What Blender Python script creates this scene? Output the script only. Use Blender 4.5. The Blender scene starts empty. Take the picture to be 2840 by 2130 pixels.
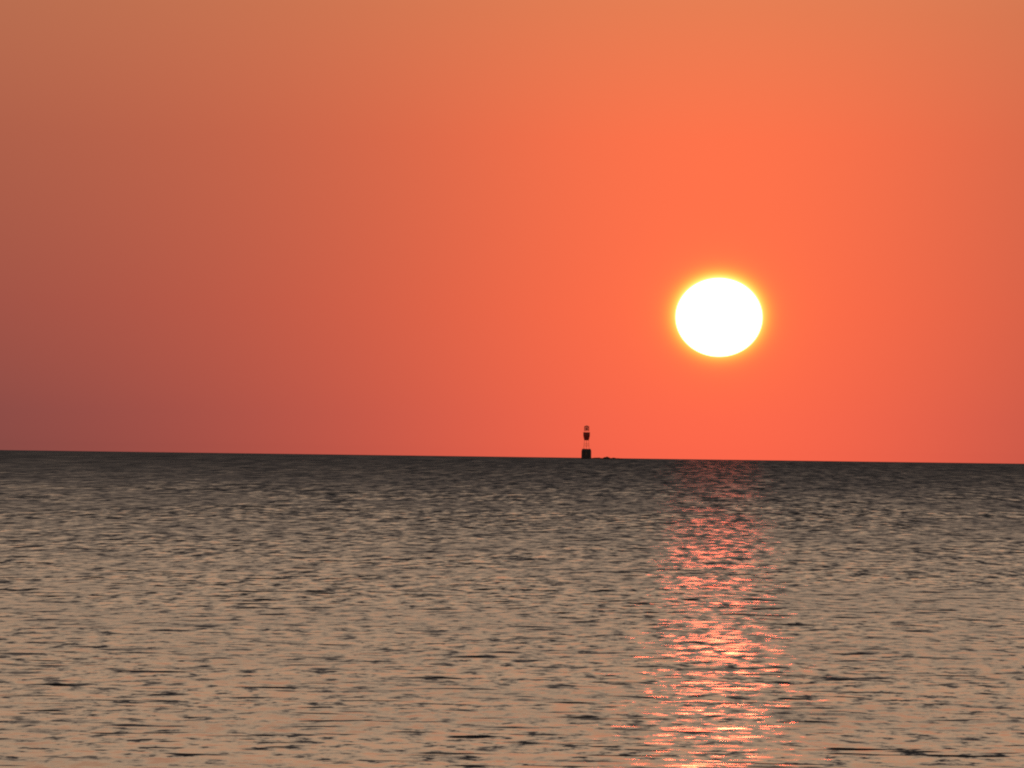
import bpy, bmesh, math, random
import numpy as np
from mathutils import Matrix, Vector

random.seed(7)
rng = np.random.default_rng(11)
scene = bpy.context.scene
COL = scene.collection
RAD = math.radians

# ------------------------------------------------------------------ camera
CAM_H = 3.0                       # eye height above the water
EARTH = 7.43e6                    # effective earth radius with refraction
F_PX, W_PX = 26220.0, 2840.0      # focal length in photo pixels
ROLL = RAD(0.766)
DIP = math.sqrt(2 * CAM_H / EARTH)
PITCH = 202.0 / F_PX - DIP
YAW = -571.5 / F_PX               # left of the sun's azimuth (+Y)
SUN_EL = 394.7 / F_PX - DIP

cam_data = bpy.data.cameras.new('camera')
cam_data.sensor_width = 36.0
cam_data.lens = 36.0 * F_PX / W_PX
cam_data.clip_start = 0.5
cam_data.clip_end = 60000
cam = bpy.data.objects.new('camera', cam_data)
COL.objects.link(cam)
fwd = Vector((math.sin(YAW) * math.cos(PITCH), math.cos(YAW) * math.cos(PITCH), math.sin(PITCH)))
lr = fwd.cross(Vector((0, 0, 1))).normalized()
lu = lr.cross(fwd).normalized()
cr = lr * math.cos(ROLL) + lu * math.sin(ROLL)
cu = lu * math.cos(ROLL) - lr * math.sin(ROLL)
cam.matrix_world = Matrix(((cr.x, cu.x, -fwd.x, 0), (cr.y, cu.y, -fwd.y, 0),
                           (cr.z, cu.z, -fwd.z, CAM_H), (0, 0, 0, 1)))
scene.camera = cam

# ------------------------------------------------------------------ node helpers
class Nodes:
    def __init__(self, tree):
        self.t = tree
        tree.nodes.clear()
    def new(self, kind, **props):
        n = self.t.nodes.new(kind)
        for k, v in props.items():
            setattr(n, k, v)
        return n
    def link(self, a, b):
        self.t.links.new(a, b)
    def put(self, sock, v):
        if isinstance(v, bpy.types.NodeSocket):
            self.link(v, sock)
        else:
            sock.default_value = v
    def math(self, op, a, b=None, c=None, clamp=False):
        n = self.new('ShaderNodeMath', operation=op, use_clamp=clamp)
        for i, v in enumerate((a, b, c)):
            if v is not None:
                self.put(n.inputs[i], v)
        return n.outputs[0]
    def vec(self, op, a, b=None, out=0):
        n = self.new('ShaderNodeVectorMath', operation=op)
        self.put(n.inputs[0], a)
        if b is not None:
            self.put(n.inputs['Scale' if op == 'SCALE' else 1], b)
        return n.outputs['Value'] if op in ('DOT_PRODUCT', 'LENGTH') else n.outputs[0]
    def ramp(self, fac, stops, interp='LINEAR'):
        n = self.new('ShaderNodeValToRGB')
        cr_ = n.color_ramp
        cr_.interpolation = interp
        while len(cr_.elements) < len(stops):
            cr_.elements.new(0.5)
        for e, (p, c) in zip(cr_.elements, stops):
            e.position = p
            e.color = (*c, 1) if len(c) == 3 else c
        self.put(n.inputs[0], fac)
        return n.outputs[0]
    def range(self, v, a, b, c, d, kind='SMOOTHSTEP'):
        n = self.new('ShaderNodeMapRange', interpolation_type=kind)
        for i, x in enumerate((v, a, b, c, d)):
            self.put(n.inputs[i], x)
        return n.outputs[0]

# ------------------------------------------------------------------ sky
world = bpy.data.worlds.new('World')
scene.world = world
world.use_nodes = True
N = Nodes(world.node_tree)
D = N.new('ShaderNodeTexCoord').outputs['Generated']
sep = N.new('ShaderNodeSeparateXYZ')
N.link(D, sep.inputs[0])
el = N.math('MULTIPLY', N.math('ARCSINE', sep.outputs[2]), 180 / math.pi)
el = N.math('MAXIMUM', el, 0.0)
az = N.math('MULTIPLY', N.math('ARCTAN2', sep.outputs[0], sep.outputs[1]), 180 / math.pi)
tt = N.math('SQRT', N.math('DIVIDE', el, 90.0))
T = lambda deg: math.sqrt(deg / 90.0)
far_sky = N.ramp(tt, [   # sky well away from the sun, by elevation
    (0.0, (.035, .049, .056)), (T(.2), (.058, .053, .059)), (T(.87), (.165, .069, .061)),
    (T(1.87), (.265, .102, .067)), (T(2.75), (.345, .133, .077)), (T(4.5), (.52, .335, .215)),
    (T(8), (.58, .43, .30)), (T(15), (.46, .35, .265)), (T(30), (.168, .132, .120)),
    (T(60), (.080, .076, .078)), (1.0, (.055, .056, .066))])
sun_sky = N.ramp(tt, [   # what the sun's side adds
    (0.0, (.93, .085, .014)), (T(.2), (.93, .088, .012)), (T(.87), (.87, .088, .006)),
    (T(1.87), (.73, .070, .004)), (T(2.75), (.45, .077, .010)), (T(5), (.27, .085, .02)),
    (T(8), (.20, .09, .03)), (T(15), (.12, .07, .035)), (T(30), (.05, .035, .025)),
    (T(60), (.012, .010, .010)), (1.0, (.0, .0, .0))])
width = N.ramp(tt, [(0.0, (.024,) * 3), (T(1.87), (.024,) * 3), (T(2.75), (.030,) * 3),
                    (T(5), (.06,) * 3), (T(10), (.2,) * 3), (T(20), (.5,) * 3), (1.0, (.8,) * 3)])
q = N.math('DIVIDE', az, N.math('MULTIPLY', width, 100.0))
g = N.math('DIVIDE', 1.0, N.math('MULTIPLY_ADD', q, q, 1.0))
sky = N.vec('ADD', far_sky, N.vec('SCALE', sun_sky, g))

# sun disc (flattened by refraction) with its aureole
S = Vector((0, math.cos(SUN_EL), math.sin(SUN_EL)))
U = Vector((0, -math.sin(SUN_EL), math.cos(SUN_EL)))
def disc_radius(dy, rx, ry):
    sx = N.math('DIVIDE', sep.outputs[0], rx)
    sy = N.math('DIVIDE', N.math('SUBTRACT', N.vec('DOT_PRODUCT', D, U[:]), dy), ry)
    return N.math('SQRT', N.math('MULTIPLY_ADD', sx, sx, N.math('MULTIPLY', sy, sy)))
front = N.math('GREATER_THAN', sep.outputs[1], 0.0)
RX, RY = 119.5 / F_PX, 108.5 / F_PX
rho = disc_radius(0.0, RX, RY)
disc = N.math('MULTIPLY', N.range(rho, 0.975, 1.025, 1.0, 0.0), front)
rho2 = disc_radius(5 / F_PX, RX, RY)
def halo(scale, k):
    e = N.math('EXPONENT', N.math('MULTIPLY', N.math('MAXIMUM', N.math('SUBTRACT', rho2, 1.0), 0.0), -1.0 / scale))
    return N.math('MULTIPLY', N.math('MULTIPLY', e, k), front)
comb = N.new('ShaderNodeCombineXYZ')
N.link(halo(.5, .10), comb.inputs[0])
N.link(N.math('ADD', halo(.125, .70), halo(.6, .05)), comb.inputs[1])
N.link(halo(.06, .12), comb.inputs[2])
sky = N.vec('ADD', sky, comb.outputs[0])
sky = N.vec('ADD', sky, N.vec('SCALE', (24.0, 3.2, 1.6), disc))

nish = N.new('ShaderNodeTexSky', sky_type='NISHITA')
nish.sun_disc = False
nish.sun_elevation = max(SUN_EL, 0.0)
nish.sun_rotation = 0.0
bg = N.new('ShaderNodeBackground')
bg.inputs[1].default_value = 1.0
N.link(sky, bg.inputs[0])
bg2 = N.new('ShaderNodeBackground')
high = N.range(el, 12.0, 40.0, 0.0, 1.0)
N.link(N.vec('SCALE', nish.outputs[0], high), bg2.inputs[0])
bg2.inputs[1].default_value = 0.03
add = N.new('ShaderNodeAddShader')
N.link(bg.outputs[0], add.inputs[0]); N.link(bg2.outputs[0], add.inputs[1])
out = N.new('ShaderNodeOutputWorld')
N.link(add.outputs[0], out.inputs[0])

# ------------------------------------------------------------------ sun lamp (very dim: the sun is at the horizon)
sl = bpy.data.lights.new('sun', 'SUN')
sl.energy = 0.072
sl.angle = RAD(0.53)
sl.color = (1.0, 0.085, 0.036)
so = bpy.data.objects.new('sun', sl)
COL.objects.link(so)
so.rotation_euler = (-S).to_track_quat('-Z', 'Y').to_euler()

# ------------------------------------------------------------------ exposure
scene.view_settings.view_transform = 'Standard'
scene.view_settings.look = 'None'
scene.view_settings.exposure = 0
scene.view_settings.gamma = 1
scene.render.engine = 'CYCLES'
scene.cycles.use_denoising = False
scene.cycles.max_bounces = 6
scene.cycles.filter_width = 2.0

# ------------------------------------------------------------------ sea
def make_water():
    m = bpy.data.materials.new('sea_water')
    m.use_nodes = True
    W = Nodes(m.node_tree)
    pos = W.new('ShaderNodeNewGeometry')
    P, NRM = pos.outputs['Position'], pos.outputs['Normal']
    dist = W.vec('LENGTH', P)
    def noise(scale_xy, detail, rough, seed):
        mp = W.new('ShaderNodeMapping')
        W.link(P, mp.inputs[0])
        mp.inputs['Scale'].default_value = (1 / scale_xy[0], 1 / scale_xy[1], 1)
        mp.inputs['Rotation'].default_value = (0, 0, RAD((-1) ** seed * (1.6 / (1 + seed * .3))))
        mp.inputs['Location'].default_value = (seed * 13.7, seed * 7.1, seed * 3.3)
        n = W.new('ShaderNodeTexNoise')
        n.inputs['Scale'].default_value = 1.0
        n.inputs['Detail'].default_value = detail
        n.inputs['Roughness'].default_value = rough
        W.link(mp.outputs[0], n.inputs['Vector'])
        s = W.new('ShaderNodeSeparateColor')
        W.link(n.outputs['Color'], s.inputs[0])
        return [W.math('MULTIPLY_ADD', s.outputs[i], 2.0, -1.0) for i in (0, 1)]
    # wavelets: world-sized ripple fields, each seen in its own belt of distance
    lg = W.math('LOGARITHM', dist, 2.0)
    belts = [  # distance, ripple size across and along, slope across and along, extra slope of the steep ones
        (90, (.24, .9), .16, .09, .24), (190, (.32, 1.9), .16, .12, .28), (390, (.46, 4.6), .16, .16, .32),
        (800, (.80, 16.0), .16, .19, .34), (1650, (1.5, 64.0), .14, .19, .32), (3400, (3.0, 260.0), .12, .16, .22)]
    sx = sy = None
    for i, (d0, size, kx, ky, ks) in enumerate(belts):
        u = W.math('SUBTRACT', lg, math.log2(d0))
        if i == 0:
            u = W.math('MAXIMUM', u, 0.0)
        if i == len(belts) - 1:
            u = W.math('MINIMUM', u, 0.0)
        w = W.math('SUBTRACT', 1.0, W.math('ABSOLUTE', u), clamp=True)
        w = W.math('SQRT', w)
        nx, ny = noise(size, 4, .62, i + 1)
        steep = W.math('MULTIPLY', W.math('MAXIMUM', W.math('SUBTRACT', W.math('MULTIPLY', ny, -1.0), .14), 0.0), -3.0 * ks)
        yy = W.math('MULTIPLY', W.math('MULTIPLY_ADD', ny, ky * 2, steep), w)
        xx = W.math('MULTIPLY', W.math('MULTIPLY', nx, kx * 2), w)
        sx = xx if sx is None else W.math('ADD', sx, xx)
        sy = yy if sy is None else W.math('ADD', sy, yy)
    # sparse long wave faces
    group = None
    for i, (d0, size, gsize) in enumerate([(95, (.95, .85), (4.6, 5.2)), (210, (1.0, 2.3), (6.5, 22.0)), (460, (1.2, 9.0), (9.0, 90.0))]):
        u = W.math('SUBTRACT', lg, math.log2(d0))
        if i == 0:
            u = W.math('MAXIMUM', u, 0.0)
        w = W.math('SUBTRACT', 1.0, W.math('MULTIPLY', W.math('ABSOLUTE', u), .88), clamp=True)
        fn = noise(size, 3, .5, i + 21)[0]
        f = W.math('MULTIPLY', W.math('MAXIMUM', W.math('SUBTRACT', fn, .22), 0.0), -2.3)
        sy = W.math('ADD', sy, W.math('MULTIPLY', f, w))
        gn = W.math('MULTIPLY', W.range(noise(gsize, 2, .5, i + 31)[1], -.06, .10, 0.0, 1.0), w)
        group = gn if group is None else W.math('ADD', group, gn)
    group = W.math('ADD', group, W.range(lg, math.log2(460), math.log2(1000), 0.0, .5))
    gust = noise((25.0, 60.0), 2, .5, 9)[0]
    ruffle = W.math('MULTIPLY', W.math('MULTIPLY_ADD', gust, 0.4, 1.0), W.math('MULTIPLY_ADD', group, -.75, 1.40))
    sx = W.math('MULTIPLY', sx, ruffle)
    sy = W.math('MULTIPLY', sy, ruffle)
    # further out the faces turned to the shore hide the rest
    lean = W.ramp(W.math('DIVIDE', dist, 6000.0),
                  [(0, (.04,) * 3), (90 / 6000, (.055,) * 3), (190 / 6000, (.105,) * 3), (400 / 6000, (.18,) * 3),
                   (900 / 6000, (.28,) * 3), (2000 / 6000, (.34,) * 3), (1, (.36,) * 3)])
    sy0 = sy
    sy = W.new('ShaderNodeMath', operation='SMOOTH_MIN')
    W.link(W.math('SUBTRACT', sy0, lean), sy.inputs[0]); sy.inputs[1].default_value = -.022; sy.inputs[2].default_value = .03
    sy = sy.outputs[0]
    rough = W.range(dist, 90, 1500, .15, .28)
    c = W.new('ShaderNodeCombineXYZ')
    W.link(sx, c.inputs[0]); W.link(sy, c.inputs[1])
    nn = W.vec('NORMALIZE', W.vec('ADD', NRM, c.outputs[0]))
    b = W.new('ShaderNodeBsdfPrincipled')
    b.inputs['Base Color'].default_value = (.013, .0135, .0145, 1)
    b.inputs['IOR'].default_value = 1.333
    b.distribution = 'GGX'
    W.link(rough, b.inputs['Roughness'])
    W.link(nn, b.inputs['Normal'])
    # flatter backs of the wavelets, finely rippled
    crest = W.math('MULTIPLY', W.range(sy0, -.01, .035, 0.0, 1.0), W.ramp(W.math('DIVIDE', dist, 1000.0), [(.09, (1,) * 3), (.13, (.72,) * 3), (.20, (.22,) * 3), (.30, (.075,) * 3), (.5, (.026,) * 3), (.9, (.012,) * 3)]))
    crest = W.math('MULTIPLY', crest, W.math('MULTIPLY_ADD', group, .93, .07), clamp=True)
    c2 = W.new('ShaderNodeCombineXYZ')
    W.link(W.math('MULTIPLY', sx, 1.3), c2.inputs[0]); W.link(W.math('MULTIPLY_ADD', sy0, .1, -.006), c2.inputs[1])
    b2 = W.new('ShaderNodeBsdfPrincipled')
    b2.distribution = 'GGX'
    b2.inputs['Base Color'].default_value = (.013, .0135, .0145, 1)
    b2.inputs['IOR'].default_value = 1.333
    b2.inputs['Roughness'].default_value = .20
    W.link(W.vec('NORMALIZE', W.vec('ADD', NRM, c2.outputs[0])), b2.inputs['Normal'])
    mix = W.new('ShaderNodeMixShader')
    W.link(crest, mix.inputs[0]); W.link(b.outputs[0], mix.inputs[1]); W.link(b2.outputs[0], mix.inputs[2])
    o = W.new('ShaderNodeOutputMaterial')
    W.link(mix.outputs[0], o.inputs[0])
    return m

def build_sea():
    fine = np.linspace(RAD(-5.4), RAD(2.9), 1130)
    step = fine[1] - fine[0]
    right = [fine[-1] + step]
    s = step
    while right[-1] < math.pi - .12:
        s = min(s * 1.35, .12)
        right.append(right[-1] + s)
    left = [fine[0] - step]
    s = step
    while left[-1] > -math.pi + .12 + .0:
        s = min(s * 1.35, .12)
        left.append(left[-1] - s)
    theta = np.concatenate([np.array(left[::-1]), fine, np.array(right)])
    dth = np.gradient(theta)
    inv = np.concatenate([np.linspace(1 / 76.0, 1 / 260.0, 900, endpoint=False), np.linspace(1 / 260.0, 1 / 9000.0, 250)])
    rad = np.concatenate([[3.0, 8, 18, 30, 42, 54, 64, 71], 1 / inv, [11000., 14000.]])
    drad = np.gradient(rad)
    TH, R = np.meshgrid(theta, rad)
    X, Y = R * np.sin(TH), R * np.cos(TH)
    DR = np.broadcast_to(drad[:, None], R.shape)
    DX = dth[None, :] * R
    sp = np.maximum(DR, DX * 2.0)
    H = np.zeros_like(X)
    def field(count, l0, l1, squash):
        g = np.zeros_like(X)
        for i in range(count):
            lam = math.exp(rng.uniform(math.log(l0), math.log(l1)))
            a = rng.uniform(0, 2 * math.pi)
            g += np.sin(2 * math.pi / lam * (X * math.cos(a) + Y * math.sin(a) * squash) + rng.uniform(0, 6.28))
        return g / math.sqrt(count / 2)
    # wind patches, and small steep packets scattered over them
    G = 1.0 + 0.4 * np.clip(field(14, 8, 60, .6), -2, 2)
    PK = np.clip(field(16, 1.2, 6, .5) - .9, 0, 1.5)
    G = G * (0.2 + 1.7 * PK)
    n = 80
    for i in range(n):
        f = (i + rng.uniform(0, 1)) / n
        lam = 0.42 * (10 / 0.42) ** f
        a = rng.normal(0, RAD(42)) + (math.pi if rng.random() < .3 else 0)
        k = 2 * math.pi / lam
        slope = 0.008 if lam < 1.2 else 0.0032 * (1.2 / lam) ** .7
        w = np.clip((lam / sp - 2.2) / 2.5, 0, 1)
        rows = w.max(axis=1) > 0
        ph = k * (X[rows] * math.sin(a) + Y[rows] * math.cos(a)) + rng.uniform(0, 6.28)
        H[rows] += (slope / k) * w[rows] * np.sin(ph) * (G[rows] if lam < 1.2 else 1.0)
    Z = H - R * R / (2 * EARTH)
    co = np.stack([X, Y, Z], -1).reshape(-1, 3).astype(np.float32)
    nr, nc = X.shape
    idx = np.arange(nr * nc).reshape(nr, nc)
    quads = np.stack([idx[:-1, :-1], idx[:-1, 1:], idx[1:, 1:], idx[1:, :-1]], -1).reshape(-1, 4)
    quads = quads[:, ::-1]
    # close the sheet behind the camera
    wrap = np.stack([idx[:-1, -1], idx[:-1, 0], idx[1:, 0], idx[1:, -1]], -1)[:, ::-1]
    quads = np.concatenate([quads, wrap])
    me = bpy.data.meshes.new('sea')
    me.vertices.add(len(co)); me.vertices.foreach_set('co', co.ravel())
    nq = len(quads)
    me.loops.add(nq * 4); me.loops.foreach_set('vertex_index', quads.ravel().astype(np.int32))
    me.polygons.add(nq)
    me.polygons.foreach_set('loop_start', np.arange(nq, dtype=np.int32) * 4)
    me.update(calc_edges=True)
    me.shade_smooth()
    me.materials.append(make_water())
    o = bpy.data.objects.new('sea', me)
    COL.objects.link(o)
    o['kind'] = 'structure'
    return o
build_sea()

# ------------------------------------------------------------------ materials for the things
def paint(name, col, rough=.7, vary=.35, scale=1.5, metal=0.0):
    m = bpy.data.materials.new(name)
    m.use_nodes = True
    W = Nodes(m.node_tree)
    tc = W.new('ShaderNodeTexCoord')
    n = W.new('ShaderNodeTexNoise')
    n.inputs['Scale'].default_value = scale
    n.inputs['Detail'].default_value = 5
    W.link(tc.outputs['Object'], n.inputs['Vector'])
    c = W.ramp(n.outputs['Fac'], [(.25, tuple(x * (1 - vary) for x in col)), (.75, tuple(min(1, x * (1 + vary)) for x in col))])
    b = W.new('ShaderNodeBsdfPrincipled')
    W.link(c, b.inputs['Base Color'])
    b.inputs['Roughness'].default_value = rough
    b.inputs['Metallic'].default_value = metal
    bp = W.new('ShaderNodeBump')
    bp.inputs['Strength'].default_value = .3
    bp.inputs['Distance'].default_value = .03
    W.link(n.outputs['Fac'], bp.inputs['Height'])
    W.link(bp.outputs[0], b.inputs['Normal'])
    o = W.new('ShaderNodeOutputMaterial')
    W.link(b.outputs[0], o.inputs[0])
    return m

def glass(name):
    m = bpy.data.materials.new(name)
    m.use_nodes = True
    W = Nodes(m.node_tree)
    t = W.new('ShaderNodeBsdfTransparent')
    t.inputs[0].default_value = (.86, .84, .82, 1)
    gl = W.new('ShaderNodeBsdfGlossy')
    gl.inputs['Roughness'].default_value = .02
    mx = W.new('ShaderNodeMixShader')
    mx.inputs[0].default_value = .06
    W.link(t.outputs[0], mx.inputs[1]); W.link(gl.outputs[0], mx.inputs[2])
    o = W.new('ShaderNodeOutputMaterial')
    W.link(mx.outputs[0], o.inputs[0])
    return m

M_STONE = paint('dark_wet_stone', (.035, .032, .034), .85)
M_RED = paint('weathered_red_paint', (.30, .016, .012), .6)
M_STEEL = paint('rusty_steel', (.07, .035, .028), .65)
M_ROCK = paint('dark_rock', (.035, .030, .028), .9, .5, .8)
M_GLASS = glass('lantern_glass')

# ------------------------------------------------------------------ mesh helpers
def link(name, bm, mat, parent=None, smooth=False):
    me = bpy.data.meshes.new(name)
    bm.normal_update()
    bm.to_mesh(me); bm.free()
    if smooth:
        me.shade_smooth()
    me.materials.append(mat)
    o = bpy.data.objects.new(name, me)
    COL.objects.link(o)
    o.parent = parent
    return o

def lathe(prof, seg=24, sides_noise=0.0):
    bm = bmesh.new()
    rings = []
    for r, z in prof:
        rings.append([bm.verts.new((r * math.cos(2 * math.pi * i / seg), r * math.sin(2 * math.pi * i / seg), z)) for i in range(seg)])
    for a, b in zip(rings, rings[1:]):
        for i in range(seg):
            j = (i + 1) % seg
            bm.faces.new((a[i], a[j], b[j], b[i]))
    bm.faces.new(rings[0][::-1]); bm.faces.new(rings[-1])
    return bm

def bar(bm, p, q, r, seg=6):
    p, q = Vector(p), Vector(q)
    d = (q - p).normalized()
    a = d.orthogonal().normalized(); b = d.cross(a)
    r0 = [bm.verts.new(p + (a * math.cos(t) + b * math.sin(t)) * r) for t in [2 * math.pi * i / seg for i in range(seg)]]
    r1 = [bm.verts.new(q + (a * math.cos(t) + b * math.sin(t)) * r) for t in [2 * math.pi * i / seg for i in range(seg)]]
    for i in range(seg):
        j = (i + 1) % seg
        bm.faces.new((r0[i], r0[j], r1[j], r1[i]))
    bm.faces.new(r0[::-1]); bm.faces.new(r1)
    return bm

def bar_part(name, p, q, r, mat, parent):
    return link(name, bar(bmesh.new(), p, q, r), mat, parent)

def ring(bm, R, z, r, n=20):
    pts = [(R * math.cos(2 * math.pi * i / n), R * math.sin(2 * math.pi * i / n), z) for i in range(n)]
    for i in range(n):
        bar(bm, pts[i], pts[(i + 1) % n], r, 5)

# a pixel gives the direction; the distance comes from the tower's usual size
def ground_at(px, dist):
    u = px - W_PX / 2
    v = -202.0 - u * math.tan(ROLL)
    azi = YAW + (u * math.cos(ROLL) - v * math.sin(ROLL)) / F_PX
    return Vector((dist * math.sin(azi), dist * math.cos(azi), -dist * dist / (2 * EARTH)))

# ------------------------------------------------------------------ beacon tower
def build_tower():
    t = bpy.data.objects.new('beacon_tower', None)
    COL.objects.link(t)
    t.location = ground_at(1626.0, 4000.0)
    t['label'] = 'small beacon tower with black drum base and dark red middle standing on the sea horizon'
    t['category'] = 'lighthouse'
    # caisson base
    base = link('base', lathe([(2.16, -1.5), (2.14, .3), (2.10, .32), (2.07, 3.55), (1.78, 4.12)], 28), M_STONE, t)
    link('base_coping', lathe([(1.84, 4.123), (1.86, 4.20), (1.80, 4.27)], 28), M_STONE, base)
    dr = bmesh.new()
    bmesh.ops.create_cube(dr, size=1)
    bmesh.ops.scale(dr, vec=(.8, .12, 1.7), verts=dr.verts)
    bmesh.ops.translate(dr, vec=(0, -2.10, 2.2), verts=dr.verts)
    link('door', dr, M_STEEL, base)
    # ladder on the landing side
    ld = bmesh.new()
    for sx in (-.22, .22):
        bar(ld, (sx - 1.0, -1.93, -.6), (sx - 1.0, -1.86, 4.6), .035)
    for k in range(14):
        bar(ld, (-1.22, -1.92, -.3 + k * .33), (-.78, -1.92, -.3 + k * .33), .022)
    link('ladder', ld, M_STEEL, base)
    # open lower frame
    n = 6
    zb, zt, rb, rt = 4.272, 7.95, 1.34, 1.0
    pb = [(rb * math.cos(2 * math.pi * (i + .5) / n), rb * math.sin(2 * math.pi * (i + .5) / n), zb) for i in range(n)]
    pt = [(rt * math.cos(2 * math.pi * (i + .5) / n), rt * math.sin(2 * math.pi * (i + .5) / n), zt) for i in range(n)]
    for i in range(n):
        bar_part('leg', pb[i], pt[i], .045, M_STEEL, t)
    lerp = lambda a, b, f: tuple(x + (y - x) * f for x, y in zip(a, b))
    for i in range(n):
        j = (i + 1) % n
        bar_part('brace', lerp(pb[i], pt[i], .28), lerp(pb[j], pt[j], .62), .025, M_STEEL, t)
        bar_part('brace', lerp(pb[i], pt[i], .62), lerp(pb[j], pt[j], .62), .03, M_STEEL, t)
        bar_part('brace', lerp(pb[i], pt[i], .30), lerp(pb[j], pt[j], .30), .03, M_STEEL, t)
    # dark red drum, narrowing downward
    drum = link('drum', lathe([(.92, 7.9), (1.02, 8.15), (1.24, 9.1), (1.40, 9.8), (1.40, 11.15)], 24), M_RED, t)
    link('gallery_deck', lathe([(1.50, 11.153), (1.50, 11.27)], 24), M_STEEL, drum)
    # open gallery and lantern
    lan = link('lantern_floor', lathe([(1.12, 12.02), (1.14, 12.10)], 20), M_STEEL, t)
    for i in range(6):
        a = 2 * math.pi * i / 6 + .3
        bar_part('post', (1.02 * math.cos(a), 1.02 * math.sin(a), 11.272), (1.02 * math.cos(a), 1.02 * math.sin(a), 12.02), .035, M_STEEL, t)
    for i in range(8):
        a = 2 * math.pi * i / 8 + .2
        bar_part('glazing_bar', (1.04 * math.cos(a), 1.04 * math.sin(a), 12.10), (1.04 * math.cos(a), 1.04 * math.sin(a), 13.72), .04, M_STEEL, lan)
        b = 2 * math.pi * (i + 1) / 8 + .2
        pa = bmesh.new()
        vs = [pa.verts.new((1.0 * math.cos(x), 1.0 * math.sin(x), z)) for x, z in ((a, 12.12), (b, 12.12), (b, 13.70), (a, 13.70))]
        f = pa.faces.new(vs)
        r = bmesh.ops.extrude_face_region(pa, geom=[f])
        mid = (a + b) / 2
        bmesh.ops.translate(pa, vec=(-.02 * math.cos(mid), -.02 * math.sin(mid), 0), verts=[v for v in r['geom'] if isinstance(v, bmesh.types.BMVert)])
        link('pane', pa, M_GLASS, lan)
    link('lamp', lathe([(.12, 12.10), (.12, 12.55), (.20, 12.6), (.24, 12.85), (.20, 13.1), (.08, 13.2)], 16), M_STEEL, lan)
    link('roof', lathe([(1.14, 13.72), (1.10, 13.78), (.6, 13.98), (.12, 14.12), (.10, 14.22)], 20), M_STEEL, t)
    return t
tower = build_tower()

# ------------------------------------------------------------------ rock shoal beside it
def rock_mesh(lx, ly, lz, seed, sub=3):
    bm = bmesh.new()
    bmesh.ops.create_icosphere(bm, subdivisions=sub, radius=1)
    r = random.Random(seed)
    ph = [(Vector((r.uniform(-1, 1), r.uniform(-1, 1), r.uniform(-1, 1))) * f, r.uniform(0, 6), 1 / f) for f in (2, 3, 5, 8, 12) for _ in range(3)]
    for v in bm.verts:
        d = sum(math.sin(v.co.dot(k) + p) * a for k, p, a in ph) * .22
        v.co *= 1 + d
        v.co = Vector((v.co.x * lx, v.co.y * ly, v.co.z * lz))
    return bm

def build_shoal():
    t = bpy.data.objects.new('rock_shoal', None)
    COL.objects.link(t)
    t.location = ground_at(1680.0, 4015.0)
    t['label'] = 'low dark rocks barely breaking the horizon beside the beacon tower'
    t['category'] = 'rocks'
    mpp = 4015.0 / F_PX
    for px, wpx, hpx, sd in ((1675, 6.0, 7.6, 1), (1684, 8.5, 6.0, 2), (1694, 9, 5.0, 3), (1705, 9.5, 4.4, 4), (1655, 14, 4.2, 5), (1666, 7, 4.6, 6), (1717, 11, 3.8, 7)):
        o = link('boulder', rock_mesh(wpx * mpp, 1.6 + .2 * (sd % 3), hpx * mpp, sd), M_ROCK, t, smooth=False)
        o.location = ((px - 1680.0) * mpp, .35 * math.sin(sd * 2.1), -.1)
    return t
build_shoal()
